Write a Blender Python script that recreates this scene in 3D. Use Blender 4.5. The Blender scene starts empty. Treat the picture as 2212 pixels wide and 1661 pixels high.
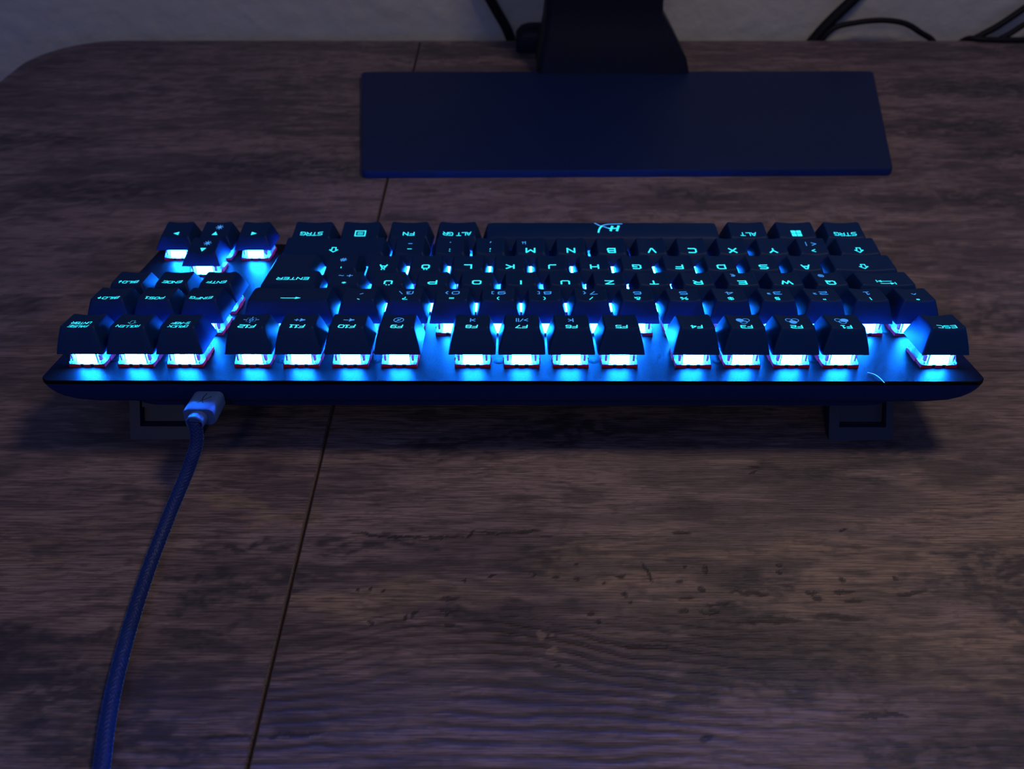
import bpy, math, random
import numpy as np
from mathutils import Vector, Matrix, noise as mnoise

random.seed(7)
MM = 0.001
SC = bpy.context.scene
COL = SC.collection

# ------------------------------------------------------------------ camera
BETA = math.radians(9.0)              # tilt of the keyboard on its rear feet
DESK_DROP = 34.7                      # plate origin height above the desk, mm
RK = Matrix.Rotation(-BETA, 3, 'X')   # keyboard frame -> world
CAM_K = Vector((0.515, -265.93, 163.36))
RC = RK @ Matrix.Rotation(0.0025938, 3, 'Z') @ Matrix.Rotation(1.00310813, 3, 'X') @ Matrix.Rotation(-0.00028, 3, 'Z')
cam_pos = RK @ CAM_K + Vector((0, 0, DESK_DROP))
cd = bpy.data.cameras.new('camera')
cam = bpy.data.objects.new('camera', cd)
COL.objects.link(cam)
cam.matrix_world = Matrix.Translation(cam_pos * MM) @ RC.to_4x4()
cd.sensor_fit = 'HORIZONTAL'
cd.sensor_width = 36.0
cd.lens = 36.0 * 1744.19 / 2212.0
cd.clip_start = 0.01
cd.clip_end = 30
cd.dof.use_dof = True
cd.dof.focus_distance = 0.302
cd.dof.aperture_fstop = 15.0
SC.camera = cam

# ------------------------------------------------------------------ world, room light and added wall fill
w = bpy.data.worlds.new('room'); SC.world = w; w.use_nodes = True
bg = w.node_tree.nodes['Background']
bg.inputs[0].default_value = (0.16, 0.26, 1.0, 1); bg.inputs[1].default_value = 0.25

def area(name, loc, target, size, power, color):
    l = bpy.data.lights.new(name, 'AREA'); l.shape = 'DISK'; l.size = size; l.energy = power; l.color = color
    o = bpy.data.objects.new(name, l); COL.objects.link(o)
    o.location = loc
    o.rotation_euler = (Vector(target) - Vector(loc)).to_track_quat('-Z', 'Y').to_euler()
    return o
area('room_lamp', (0.26, 0.03, 0.64), (0.10, -0.07, 0.0), 0.14, 1.25, (1.0, 0.80, 0.58))
area('wall_fill', (-0.5, -2.1, 1.5), (0.1, 0.45, 0.0), 0.5, 3.0, (1.0, 0.90, 0.62))  # added fill to brighten the wall, no such lamp is known

vs = SC.view_settings
vs.view_transform = 'Standard'; vs.look = 'None'; vs.gamma = 1.0; vs.use_curve_mapping = False
vs.exposure = 0.0
SC.cycles.max_bounces = 4
SC.cycles.diffuse_bounces = 2
SC.cycles.glossy_bounces = 2
SC.cycles.transparent_max_bounces = 12
SC.cycles.use_adaptive_sampling = True
SC.cycles.adaptive_threshold = 0.03
SC.cycles.sample_clamp_indirect = 4.0

LED = (0.004, 0.155, 1.0)
LED_POWER = 620.0

# ------------------------------------------------------------------ node helpers
class NT:
    def __init__(s, name):
        s.m = bpy.data.materials.new(name); s.m.use_nodes = True
        s.t = s.m.node_tree; s.n = s.t.nodes; s.l = s.t.links
        s.b = s.n['Principled BSDF']; s.out = s.n['Material Output']
    def put(s, sock, v):
        if isinstance(v, bpy.types.NodeSocket): s.l.new(v, sock)
        elif v is not None: sock.default_value = v
    def math(s, op, a, b=None, c=None, clamp=False):
        n = s.n.new('ShaderNodeMath'); n.operation = op; n.use_clamp = clamp
        s.put(n.inputs[0], a); s.put(n.inputs[1], b); s.put(n.inputs[2], c); return n.outputs[0]
    def vmath(s, op, a, b=None, c=None):
        n = s.n.new('ShaderNodeVectorMath'); n.operation = op
        s.put(n.inputs[0], a); s.put(n.inputs[1], b)
        if c is not None: s.put(n.inputs[2], c)
        return n.outputs['Value'] if op in ('LENGTH', 'DOT_PRODUCT', 'DISTANCE') else n.outputs[0]
    def coord(s, kind='Object'): return s.n.new('ShaderNodeTexCoord').outputs[kind]
    def sep(s, v):
        n = s.n.new('ShaderNodeSeparateXYZ'); s.put(n.inputs[0], v); return n.outputs
    def noise(s, vec, scale, detail=4, rough=0.55, dist=0.0, color=False):
        n = s.n.new('ShaderNodeTexNoise'); s.put(n.inputs['Vector'], vec)
        n.inputs['Scale'].default_value = scale; n.inputs['Detail'].default_value = detail
        n.inputs['Roughness'].default_value = rough; n.inputs['Distortion'].default_value = dist
        return n.outputs['Color' if color else 'Fac']
    def voronoi(s, vec, scale, feature='F1', rand=1.0):
        n = s.n.new('ShaderNodeTexVoronoi'); n.feature = feature; s.put(n.inputs['Vector'], vec)
        n.inputs['Scale'].default_value = scale; n.inputs['Randomness'].default_value = rand
        return n.outputs['Distance']
    def smooth(s, v, a, b, to0=0.0, to1=1.0):
        n = s.n.new('ShaderNodeMapRange'); n.interpolation_type = 'SMOOTHSTEP'
        s.put(n.inputs['Value'], v)
        n.inputs['From Min'].default_value = a; n.inputs['From Max'].default_value = b
        n.inputs['To Min'].default_value = to0; n.inputs['To Max'].default_value = to1
        return n.outputs[0]
    def mix(s, f, a, b, blend='MIX'):
        n = s.n.new('ShaderNodeMix'); n.data_type = 'RGBA'; n.blend_type = blend
        s.put(n.inputs[0], f); s.put(n.inputs[6], a); s.put(n.inputs[7], b); return n.outputs[2]
    def mapping(s, vec, loc=(0,0,0), rot=0, scale=(1,1,1), kind='POINT'):
        n = s.n.new('ShaderNodeMapping'); n.vector_type = kind; s.put(n.inputs[0], vec)
        n.inputs['Location'].default_value = loc; n.inputs['Rotation'].default_value = (0, 0, rot)
        n.inputs['Scale'].default_value = scale; return n.outputs[0]
    def bump(s, h, strength=0.3, dist=0.001, normal=None):
        n = s.n.new('ShaderNodeBump'); s.put(n.inputs['Height'], h)
        n.inputs['Strength'].default_value = strength; n.inputs['Distance'].default_value = dist
        s.put(n.inputs['Normal'], normal); return n.outputs[0]
def rgb(*c): return (c[0], c[1], c[2], 1.0)

def simple(name, col, rough=0.5, metal=0.0, spec=0.5, bump_scale=None, bump_str=0.1, var=0.0, bump_dist=0.0001):
    t = NT(name)
    t.b.inputs['Base Color'].default_value = rgb(*col)
    t.b.inputs['Roughness'].default_value = rough; t.b.inputs['Metallic'].default_value = metal
    t.b.inputs['Specular IOR Level'].default_value = spec
    c = t.coord()
    if bump_scale:
        t.put(t.b.inputs['Normal'], t.bump(t.noise(c, bump_scale, 3), bump_str, bump_dist))
    if var:
        n = t.noise(c, 120, 3)
        t.put(t.b.inputs['Base Color'], t.mix(n, rgb(*[k*(1-var) for k in col]), rgb(*[k*(1+var) for k in col])))
    return t.m
def emission(name, col, power):
    t = NT(name); e = t.n.new('ShaderNodeEmission')
    e.inputs[0].default_value = rgb(*col); e.inputs[1].default_value = power
    t.l.new(e.outputs[0], t.out.inputs[0]); t.n.remove(t.b)
    return t.m

M = {}
M['keycap'] = simple('black_keycap_glow_tint', (0.0020, 0.021, 0.088), 0.5, spec=0.15, bump_scale=4500, bump_str=0.12)  # black plastic, with the blue LED haze put into its base colour
M['case'] = simple('black_case_glow_tint', (0.0030, 0.016, 0.085), 0.5, spec=0.15, bump_scale=3000, bump_str=0.15)  # blue veil of the backlight tinted into the case colour
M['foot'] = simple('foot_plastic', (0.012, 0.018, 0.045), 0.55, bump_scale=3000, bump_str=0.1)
M['red'] = simple('red_switch_plastic', (0.92, 0.006, 0.018), 0.4)
M['notch'] = simple('dark_notch', (0.01, 0.01, 0.012), 0.6)
M['screw'] = simple('black_screw', (0.0012, 0.0012, 0.0015), 0.5, spec=0.05)
M['plug'] = simple('plug_rubber_glow_tint', (0.045, 0.10, 0.27), 0.42, bump_scale=3000, bump_str=0.1)  # grey rubber tinted blue, standing in for LED light falling on it
M['emblem'] = simple('engraved_emblem', (0.01, 0.01, 0.012), 0.6)
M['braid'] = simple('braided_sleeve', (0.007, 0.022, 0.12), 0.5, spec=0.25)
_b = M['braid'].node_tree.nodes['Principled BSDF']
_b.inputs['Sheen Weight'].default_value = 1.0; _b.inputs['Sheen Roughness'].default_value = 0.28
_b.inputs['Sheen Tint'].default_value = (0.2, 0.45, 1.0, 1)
M['cord'] = simple('black_cord', (0.006, 0.006, 0.007), 0.6, spec=0.2)
M['stand'] = simple('stand_glow_tint', (0.004, 0.014, 0.062), 0.5, spec=0.2, bump_scale=1500, bump_str=0.08)  # keyboard's blue glow mixed into the colour of the black base
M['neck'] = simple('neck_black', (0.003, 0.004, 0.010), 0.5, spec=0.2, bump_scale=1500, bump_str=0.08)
M['screen'] = simple('screen_glass', (0.008, 0.008, 0.009), 0.25)
M['steel'] = simple('desk_steel', (0.02, 0.02, 0.02), 0.5, metal=0.2)
M['fibre'] = simple('pale_fibre', (0.8, 0.8, 0.8), 0.5)
M['led'] = emission('switch_led', LED, LED_POWER)
M['legend'] = emission('legend_bright', (0.03, 0.75, 0.95), 1.5)
M['legend2'] = emission('legend_soft', (0.05, 0.28, 0.80), 1.15)
for k in ('legend', 'legend2'): M[k].cycles.emission_sampling = 'NONE'   # too faint to sample as lamps

def clear_mat():
    t = NT('clear_housing')
    tr = t.n.new('ShaderNodeBsdfTransparent'); tr.inputs[0].default_value = rgb(0.93, 0.95, 0.97)
    g = t.b
    g.inputs['Base Color'].default_value = rgb(0.75, 0.78, 0.8); g.inputs['Roughness'].default_value = 0.16
    fr = t.n.new('ShaderNodeFresnel'); fr.inputs[0].default_value = 1.5
    mx = t.n.new('ShaderNodeMixShader')
    t.put(mx.inputs[0], t.math('ADD', fr.outputs[0], 0.10))
    t.l.new(tr.outputs[0], mx.inputs[1]); t.l.new(g.outputs[0], mx.inputs[2])
    t.l.new(mx.outputs[0], t.out.inputs[0])
    return t.m
M['clear'] = clear_mat()

def plate_mat():
    t = NT('blasted_aluminium_plate')
    c = t.coord()
    n = t.noise(c, 2600, 2, 0.6)
    v = t.voronoi(c, 260)
    dust = t.smooth(v, 0.10, 0.05)
    patch = t.smooth(t.noise(c, 22, 3), 0.50, 0.66)
    dust = t.math('MULTIPLY', dust, patch)
    big = t.noise(c, 35, 3)
    base = t.mix(big, rgb(0.0021, 0.0022, 0.0025), rgb(0.0036, 0.0038, 0.0042))
    t.put(t.b.inputs['Base Color'], t.mix(dust, base, rgb(0.02, 0.02, 0.02)))
    t.b.inputs['Specular IOR Level'].default_value = 0.06
    t.put(t.b.inputs['Roughness'], t.smooth(n, 0.3, 0.7, 0.36, 0.56))
    t.put(t.b.inputs['Normal'], t.bump(n, 0.28, 0.0002))
    return t.m
M['plate'] = plate_mat()

# rustic laminate: streaks along X, stains, knots, cracks, worm spots, arched growth lines
SPOTS = [  # x, y, rx, ry, rot   (mm on the desk)
    (-53, -51.9, 7, .55, -.10), (-39, -52.9, 9, .6, -.03), (-25, -52.9, 8, .55, .03), (-15.5, -51.6, 2.6, .7, .9),
    (-6, -51.0, 8, .6, -.02), (5, -50.2, 6, .55, .10), (61.8, -50.8, 3.2, .8, 0), (12.5, -52.5, 2.6, .5, 0),
    (-49, -75.2, .6, 1.0, 0), (-53.3, -76.0, .7, .8, 0), (-44.6, -75.9, .9, .8, .6), (-21.5, -79.2, 3.6, .8, 0), (-22, -83.4, 3.6, .7, -.1),
    (-33, -85.0, .9, 1.7, -.4), (-36.3, -87.0, .9, .9, 0), (-47, -88.4, .8, .7, 0), (-22.3, -85.2, .8, .8, 0), (-20.6, -89.5, 1.6, .6, .2),
    (-17, -71.5, .7, .8, 0), (7.6, -69.4, .9, .9, 0), (-7, -70, .8, .8, 0), (15.2, -70.4, .95, .95, 0), (22.9, -70.4, .95, .95, 0),
    (23.1, -64.6, .8, .7, 0), (31.4, -73, 1.0, .8, 0), (37.8, -70, 1.5, .9, 0), (38.6, -77.4, 1.5, 1.0, 0), (40.5, -80.0, .9, .8, 0),
    (26.3, -84.8, 1.0, 1.0, 0), (28.8, -88.4, .9, .7, 0), (47.6, -68.2, .6, 4.2, .35), (58, -71.6, 1.1, 1.0, 0), (65.6, -74.8, 1.2, 1.1, 0),
    (61, -65.5, .8, .7, 0), (67.6, -66.6, .8, 2.4, 0), (59.5, -78.6, 3.2, .7, 0), (57.8, -83.6, 1.8, .9, 0), (69.4, -81.2, 4, .6, .1), (66.6, -84, 3.4, .9, .1),
    (84, -76.8, 5, 1.0, 0), (79, -76, 4, .6, 0), (95, -64.8, .9, .8, 0), (94, -68, .8, .7, 0), (103, -77, 1.8, 1.0, 0), (104, -79, 1.4, .8, 0),
    (114, -76, 3, .8, 0), (116, -80, 3.6, .8, 0), (115, -71, 1.2, .9, 0), (134, -70.5, 1.1, .9, 0), (137, -76.5, 6, .8, .15), (110, -86, 9, 1.2, -.03),
    (86, -87, 10, 1.3, .02), (44, -97, 8, .8, 0), (122, -49, 2, .7, 0.4), (96, -18.2, 2.4, .6, 0), (95, -21, 2, .5, .4),
    (-66, -126.5, 10, .55, .02), (-84, -126.8, 9, .7, 0), (14.5, -104, .8, .7, 0), (112, -120, 8, .9, 0), (58, -127, 2.4, .8, .2), (117, -119.8, 4, .7, .02),
]
BLOTS = [  # soft dark stains
    (88, -70.5, 9, 6, 0), (86, -74.5, 13, 5, .05), (66, -89, 22, 3.5, .04), (92, -103, 34, 10, .05), (-52, -55.5, 16, 3.4, .04), (-34, -57, 13, 2.8, -.05),
    (-93, -57, 16, 3.5, -.05), (-84, -75, 9, 6, 0.25), (-98, -77, 18, 4.5, .05), (-110, -70, 14, 3, 0), (10, -62, 14, 5, 0), (0, -88, 18, 6, .1),
    (172, -86, 10, 24, .35), (160, -66, 5, 12, -.9), (178, -66, 10, 5, -.6), (182, -100, 9, 20, .3), (163, -65, 14, 8, -.5), (150, -11, 24, 6, .12), (118, -20, 30, 3.5, .05), (20, 2, 34, 9, 0), (-20, -8, 22, 7, 0),
    (-250, 210, 60, 14, .02), (-150, 238, 70, 16, 0), (-330, 280, 60, 10, 0), (300, 300, 70, 14, .04), (330, 260, 40, 10, .05), (290, 200, 50, 10, 0),
    (110, 205, 26, 6, -.3), (210, 80, 60, 12, 0), (-195, 150, 40, 8, 0), (-250, 90, 30, 10, 0), (360, 370, 70, 18, 0), (170, -120, 30, 8, .1), (-140, -112, 26, 9, 0), (-120, -128, 30, 7, 0), (-165, -95, 20, 6, 0), (-135, -92, 14, 4, .1), (130, -132, 40, 6, 0), (-100, -96, 12, 4, 0), (60, -112, 18, 5, .1),
]
HONEY = [(105, -66, 75, 20, 0), (190, -55, 45, 32, 0), (-45, -80, 34, 9, .1), (150, -100, 60, 12, 0), (-190, -60, 40, 14, 0), (40, -64, 30, 12, 0), (-95, -40, 22, 5, 0)]
FLECKS = [(9.6, -93, 2.0, 1.4, 0), (13, -93.2, .9, .8, 0), (13, -98.6, 2.2, 1.7, .3)]
def wood_mat():
    t = NT('rustic_wood_laminate')
    P = t.coord()
    def attr(nm, out='Fac'):
        n = t.n.new('ShaderNodeAttribute'); n.attribute_name = nm; return n.outputs[out]
    fine = t.noise(t.vmath('MULTIPLY', P, (70.0, 1500.0, 1.0)), 1.0, 3, .6)
    c = t.mix(t.smooth(fine, .34, .60, .60, 0), attr('wood_colour', 'Color'), rgb(.040, .029, .027))
    t.put(t.b.inputs['Base Color'], c)
    h = t.math('ADD', t.math('MULTIPLY', fine, .7), attr('relief'))
    t.put(t.b.inputs['Normal'], t.bump(h, 0.6, 0.0009))
    t.put(t.b.inputs['Roughness'], t.smooth(fine, .3, .7, .48, .62))
    t.b.inputs['Specular IOR Level'].default_value = 0.4
    return t.m
M['wood'] = wood_mat()

def wall_mat():
    t = NT('woodchip_wall_paint')
    c = t.coord()
    n = t.noise(c, 90, 4, .6)
    v = t.noise(c, 7, 2)
    t.put(t.b.inputs['Base Color'], t.mix(v, rgb(.43, .41, .35), rgb(.52, .495, .42)))
    t.b.inputs['Roughness'].default_value = .85
    t.b.inputs['Specular IOR Level'].default_value = .2
    t.put(t.b.inputs['Normal'], t.bump(n, .5, .0025))
    return t.m
M['wall'] = wall_mat()
M['floor'] = simple('floor_carpet', (.12, .11, .10), .9, spec=.1, bump_scale=300, bump_str=.4, bump_dist=.003)

# ------------------------------------------------------------------ mesh helpers (input in mm)
class MB:
    def __init__(s): s.v = []; s.f = []
    def add(s, vs, fs):
        o = len(s.v); s.v += [tuple(p) for p in vs]; s.f += [tuple(i + o for i in f) for f in fs]; return s
    def box(s, x0, x1, y0, y1, z0, z1, tx=0, ty=0):
        vs = [(x0,y0,z0),(x1,y0,z0),(x1,y1,z0),(x0,y1,z0),(x0+tx,y0+ty,z1),(x1-tx,y0+ty,z1),(x1-tx,y1-ty,z1),(x0+tx,y1-ty,z1)]
        return s.add(vs, [(3,2,1,0),(4,5,6,7),(0,1,5,4),(1,2,6,5),(2,3,7,6),(3,0,4,7)])
    def loft(s, rings, cap0=True, cap1=True):
        n = len(rings[0]); o = len(s.v)
        for r in rings: s.v += [tuple(p) for p in r]
        for k in range(len(rings) - 1):
            for i in range(n):
                a = o + k*n + i; b = o + k*n + (i+1) % n
                s.f.append((a, b, b + n, a + n))
        if cap0: s.f.append(tuple(o + i for i in range(n))[::-1])
        if cap1: s.f.append(tuple(o + (len(rings)-1)*n + i for i in range(n)))
        return s
    def mesh(s, name, mat, smooth=False, angle=35):
        me = bpy.data.meshes.new(name)
        me.from_pydata([(a*MM, b*MM, c*MM) for a, b, c in s.v], [], s.f)
        me.materials.append(M[mat]); me.update()
        if smooth:
            me.polygons.foreach_set('use_smooth', [True]*len(me.polygons))
            if angle: me.set_sharp_from_angle(angle=math.radians(angle))
        return me
def link(name, me, parent=None, loc=(0, 0, 0), label=None, cat=None, group=None, kind=None):
    o = bpy.data.objects.new(name, me); COL.objects.link(o)
    o.location = Vector(loc) * MM
    if parent: o.parent = parent
    if label: o['label'] = label
    if cat: o['category'] = cat
    if group: o['group'] = group
    if kind: o['kind'] = kind
    return o
def rrect(x0, x1, y0, y1, r, z, n=6):
    out = []
    for cx, cy, a0 in ((x1-r, y0+r, -90), (x1-r, y1-r, 0), (x0+r, y1-r, 90), (x0+r, y0+r, 180)):
        for i in range(n + 1):
            a = math.radians(a0 + 90*i/n); out.append((cx + r*math.cos(a), cy + r*math.sin(a), z))
    return out
def catmull(pts, sub):
    P = [Vector(p) for p in pts]; P = [2*P[0]-P[1]] + P + [2*P[-1]-P[-2]]; out = []
    for i in range(1, len(P) - 2):
        for k in range(sub):
            t = k/sub; a, b, c, d = P[i-1:i+3]
            out.append(.5*((2*b) + (c-a)*t + (2*a-5*b+4*c-d)*t*t + (3*b-a-3*c+d)*t**3))
    out.append(P[-2]); return out
def tube(mb, path, rad, nseg=12, prof=None):
    n = len(path); rings = []; s = 0.0
    t0 = (path[1]-path[0]).normalized(); up = Vector((0, 0, 1))
    if abs(t0.dot(up)) > .9: up = Vector((1, 0, 0))
    nrm = (up - t0*up.dot(t0)).normalized()
    for i, p in enumerate(path):
        t = (path[min(i+1, n-1)] - path[max(i-1, 0)]).normalized()
        nrm = (nrm - t*nrm.dot(t)).normalized(); bi = t.cross(nrm)
        if i: s += (p - path[i-1]).length
        ring = []
        for k in range(nseg):
            a = 2*math.pi*k/nseg
            r = rad if prof is None else prof(a, s, k, i)
            ring.append(p + (nrm*math.cos(a) + bi*math.sin(a))*r)
        rings.append(ring)
    mb.loft(rings); return mb

# ------------------------------------------------------------------ room shell
WALL_Y = 497.0
mb = MB()
nx, nz = 420, 66
x0, x1, zl, zh = -700, 760, -180, 60
for j in range(nz + 1):
    for i in range(nx + 1):
        X = x0 + (x1-x0)*i/nx; Z = zl + (zh-zl)*j/nz
        d = mnoise.noise(Vector((X*.055, Z*.075, 3.1)))*1.3 + mnoise.noise(Vector((X*.16, Z*.2, 9.7)))*.7
        d = max(0, d)*1.1
        if i in (0, nx) or j in (0, nz): d = 0
        mb.v.append((X, WALL_Y - d, Z))
for j in range(nz):
    for i in range(nx):
        a = j*(nx+1)+i; mb.f.append((a, a+1, a+nx+2, a+nx+1))
def quad(a, b, c, d): mb.add([a, b, c, d], [(0, 1, 2, 3)])
XL, XR, FZ, CZ = -1900, 2100, -740, 1900
quad((XL, WALL_Y, FZ), (XR, WALL_Y, FZ), (XR, WALL_Y, zl), (XL, WALL_Y, zl))
quad((XL, WALL_Y, zh), (XR, WALL_Y, zh), (XR, WALL_Y, CZ), (XL, WALL_Y, CZ))
quad((XL, WALL_Y, zl), (x0, WALL_Y, zl), (x0, WALL_Y, zh), (XL, WALL_Y, zh))
quad((x1, WALL_Y, zl), (XR, WALL_Y, zl), (XR, WALL_Y, zh), (x1, WALL_Y, zh))
link('wall_back', mb.mesh('wall_back', 'wall', True, 0), kind='structure', label='grey off-white woodchip wallpaper wall behind the desk')
mb = MB(); mb.box(XL, XR, -2600, WALL_Y, FZ-20, FZ)
link('floor', mb.mesh('floor', 'floor'), kind='structure', label='dark floor under the desk')

# ------------------------------------------------------------------ desk
DESK_L, DESK_R, DESK_B, DESK_F = -396, 640, 475, -178
SEAM = -77.8
desk = link('desk', None, loc=(100, 150, FZ), label='wide rustic brown wood-look desk with a rounded back corner', cat='desk')
dl = (-100, -150, -FZ)
def vnoise(x, y, seed, octaves=3):
    rng = np.random.RandomState(seed); tab = rng.rand(256, 256); out = np.zeros_like(x); amp = 1.0; tot = 0
    for o in range(octaves):
        xi = np.floor(x).astype(int); yi = np.floor(y).astype(int); fx = x-xi; fy = y-yi
        fx = fx*fx*(3-2*fx); fy = fy*fy*(3-2*fy)
        T = lambda a, b: tab[a & 255, b & 255]
        v = (T(xi, yi)*(1-fx)+T(xi+1, yi)*fx)*(1-fy) + (T(xi, yi+1)*(1-fx)+T(xi+1, yi+1)*fx)*fy
        out += amp*(v-.5); tot += amp; amp *= .55; x = x*2.1+17.3; y = y*2.1+5.7
    return out/tot
def mark_field(X, Y, marks, a, b):
    d = np.full_like(X, 9.0)
    for cx, cy, rx, ry, an in marks:
        dx, dy = X-cx, Y-cy; ca, sa = math.cos(an), math.sin(an)
        d = np.minimum(d, np.hypot((dx*ca+dy*sa)/rx, (-dx*sa+dy*ca)/ry))
    t = np.clip((a-d)/(a-b), 0, 1); return t*t*(3-2*t)
def sstep(v, a, b):
    t = np.clip((v-a)/(b-a), 0, 1); return t*t*(3-2*t)
def wood_pattern(X, Y):
    """laminate print: colour and relief at each point of the tabletop (mm)"""
    wx, wy = vnoise(X*.04, Y*.05, 11)*10, vnoise(X*.03, Y*.06, 12)*7
    Xw, Yw = X+wx, Y+wy
    broad = vnoise(Xw*.012, Yw*.04, 13, 4); mid = vnoise(Xw*.035, Yw*.26, 14, 4)
    speck = vnoise(Xw*.22, Yw*.6, 15, 4); streak = vnoise(Xw*.05, Yw*.75, 16, 3)
    rough = vnoise(Xw*.03, Yw*.09, 17, 5)
    amp = sstep(Y, -152, -76)*15
    f = Y - amp*np.exp(-((X+20)/np.where(X < -20, 40.0, 62.0))**2) + vnoise(Xw*.025, Yw*.05, 18)*5
    wave = .5+.5*np.sin(f*2*math.pi/3.3 + vnoise(X*.05, Y*.05, 20)*3)
    msk = sstep(Y, -80, -92)*sstep(X, 150, 20)*sstep(X, -79, -77.5)
    weak = sstep(Y, -92, -112)*.45
    msk = np.maximum(msk, weak)
    lines = sstep(wave, .45, .95)*msk*(.45+.55*sstep(vnoise(Xw*.03, Yw*.12, 19), -.16, .10))
    jx, jy = vnoise(X*.35, Y*.35, 1)*2.6, vnoise(X*.35, Y*.35, 2)*2.2
    spot = mark_field(X+jx, Y+jy, SPOTS, 1.3, .7); fleck = mark_field(X+jx, Y+jy, FLECKS, 1.1, .8)
    bx, by = vnoise(X*.09, Y*.15, 3, 4)*34, vnoise(X*.09, Y*.15, 4, 4)*20
    blot = mark_field(X+bx, Y+by, BLOTS, 1.5, .55)*(.4+.6*sstep(speck, -.15, .12))
    stain = sstep(rough, .10, .24)
    def mx(c, f_, k): f_ = f_[..., None]; return c*(1-f_) + np.array(k)*f_
    c = mx(np.zeros(X.shape+(3,)) + np.array((.112, .078, .080)), sstep(broad, -.18, .18), (.225, .155, .145))
    c = mx(c, .55*sstep(mid, -.05, .22), (.29, .20, .175))
    honey = mark_field(X+bx*1.5, Y+by, HONEY, 1.5, .4)*(.35+.65*sstep(mid, -.25, .1))
    c = mx(c, .62*honey, (.30, .205, .125))
    c = mx(c, .55*sstep(streak, .0, -.22), (.056, .040, .043))
    c = mx(c, .40*sstep(speck, .06, .24), (.050, .038, .041))
    c = mx(c, .60*stain, (.040, .032, .037))
    c = mx(c, .82*blot, (.028, .025, .032))
    c = mx(c, .85*lines, (.040, .028, .027))
    on = sstep(X, 60, 64)
    j1 = sstep(np.abs(Y-152.6-vnoise(X*.03, Y*0, 21)*1.2), 1.3, .4)*on
    j2 = sstep(np.abs(Y-41.4), .9, .3)*on
    c = mx(c, .6*j1, (.33, .23, .17)); c = mx(c, .85*j2, (.02, .015, .014))
    c = mx(c, .88*spot, (.022, .017, .017)); c = mx(c, .5*fleck, (.34, .24, .18))
    return c, -.9*lines - .45*spot - .6*j2 + .25*streak
def stations(lo, hi, fa, fb, fine=.6, coarse=2.6):
    out = []
    for p, q, st in ((lo, fa, coarse), (fa, fb, fine), (fb, hi, coarse)):
        p, q = max(lo, min(hi, p)), max(lo, min(hi, q))
        if q - p > 1e-6: out.append(np.linspace(p, q, max(2, int((q-p)/st)+1))[:-1])
    out.append(np.array([hi])); return np.concatenate(out)
def board(name, outline, xa, xb, ytop, shear, bev=.7, th=16):
    """tabletop board: finely gridded top face carrying its marks, rounded arris and sides below"""
    n = len(outline)
    def ins(d, z):
        res = []
        for i in range(n):
            p, q, r = Vector(outline[i-1]), Vector(outline[i]), Vector(outline[(i+1) % n])
            e1 = (q-p).normalized(); e2 = (r-q).normalized()
            n1 = Vector((-e1.y, e1.x)); n2 = Vector((-e2.y, e2.x))
            m = (n1+n2); m = m/max(.2, m.length_squared)*2
            q2 = q + m*d; res.append((q2.x, q2.y, z))
        return res
    mbx = MB(); mbx.loft([ins(0, -th), ins(0, -bev), ins(bev*.3, -bev*.35), ins(bev, 0)], cap1=False)
    xs = stations(xa+bev, xb-bev, -190, 216); ys = stations(DESK_F+bev, DESK_B-bev, -142, 60)
    X, Y = np.meshgrid(xs, ys, indexing='ij')
    yt = np.array([ytop(v, bev) for v in xs])[:, None]; knee = DESK_B-RCN
    Y = np.where(Y > knee, knee + (Y-knee)*(yt-knee)/(DESK_B-bev-knee), Y)
    X = X + shear(X, Y)
    col, relief = wood_pattern(X, Y)
    o = len(mbx.v); nx_, ny_ = X.shape
    V = np.concatenate([np.array(mbx.v), np.stack([X.ravel(), Y.ravel(), np.zeros(X.size)], 1)])*MM
    idx = (np.arange(nx_*ny_).reshape(nx_, ny_) + o)
    Q = np.stack([idx[:-1, :-1], idx[1:, :-1], idx[1:, 1:], idx[:-1, 1:]], -1).reshape(-1, 4)
    side = [f for f in mbx.f if len(f) == 4]; cap = [f for f in mbx.f if len(f) != 4]
    loops = np.concatenate([Q.ravel(), np.array(side, int).ravel()] + [np.array(f) for f in cap]).astype(np.int32)
    sizes = np.concatenate([np.full(len(Q)+len(side), 4)] + [np.array([len(f)]) for f in cap])
    me = bpy.data.meshes.new(name)
    me.vertices.add(len(V)); me.vertices.foreach_set('co', V.astype(np.float32).ravel())
    me.loops.add(len(loops)); me.loops.foreach_set('vertex_index', loops)
    me.polygons.add(len(sizes)); me.polygons.foreach_set('loop_start', (np.cumsum(sizes)-sizes).astype(np.int32))
    me.update(calc_edges=True); me.validate()
    at = me.attributes.new('relief', 'FLOAT', 'POINT')
    at.data.foreach_set('value', np.concatenate([np.zeros(o), relief.ravel()]).astype(np.float32))
    at = me.attributes.new('wood_colour', 'FLOAT_COLOR', 'POINT')
    rgba = np.ones((len(V), 4), np.float32); rgba[:o, :3] = (.08, .05, .035); rgba[o:, :3] = col.reshape(-1, 3)
    at.data.foreach_set('color', rgba.ravel())
    me.materials.append(M['wood']); return me
def arc(cx, cy, r, a0, a1, n=14):
    return [(cx + r*math.cos(math.radians(a0+(a1-a0)*i/n)), cy + r*math.sin(math.radians(a0+(a1-a0)*i/n))) for i in range(n+1)]
RCN = 62
lo = [(DESK_L, DESK_F), (SEAM-.26+1.6, DESK_F), (SEAM-.26-1.8, DESK_B)] + arc(DESK_L+RCN, DESK_B-RCN, RCN, 90, 180)
ro = [(SEAM+.26+1.6, DESK_F), (DESK_R, DESK_F), (DESK_R, DESK_B), (SEAM+.26-1.8, DESK_B)]
def seam_shift(Y): return 1.6 - 3.4*(Y-DESK_F)/(DESK_B-DESK_F)
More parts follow.
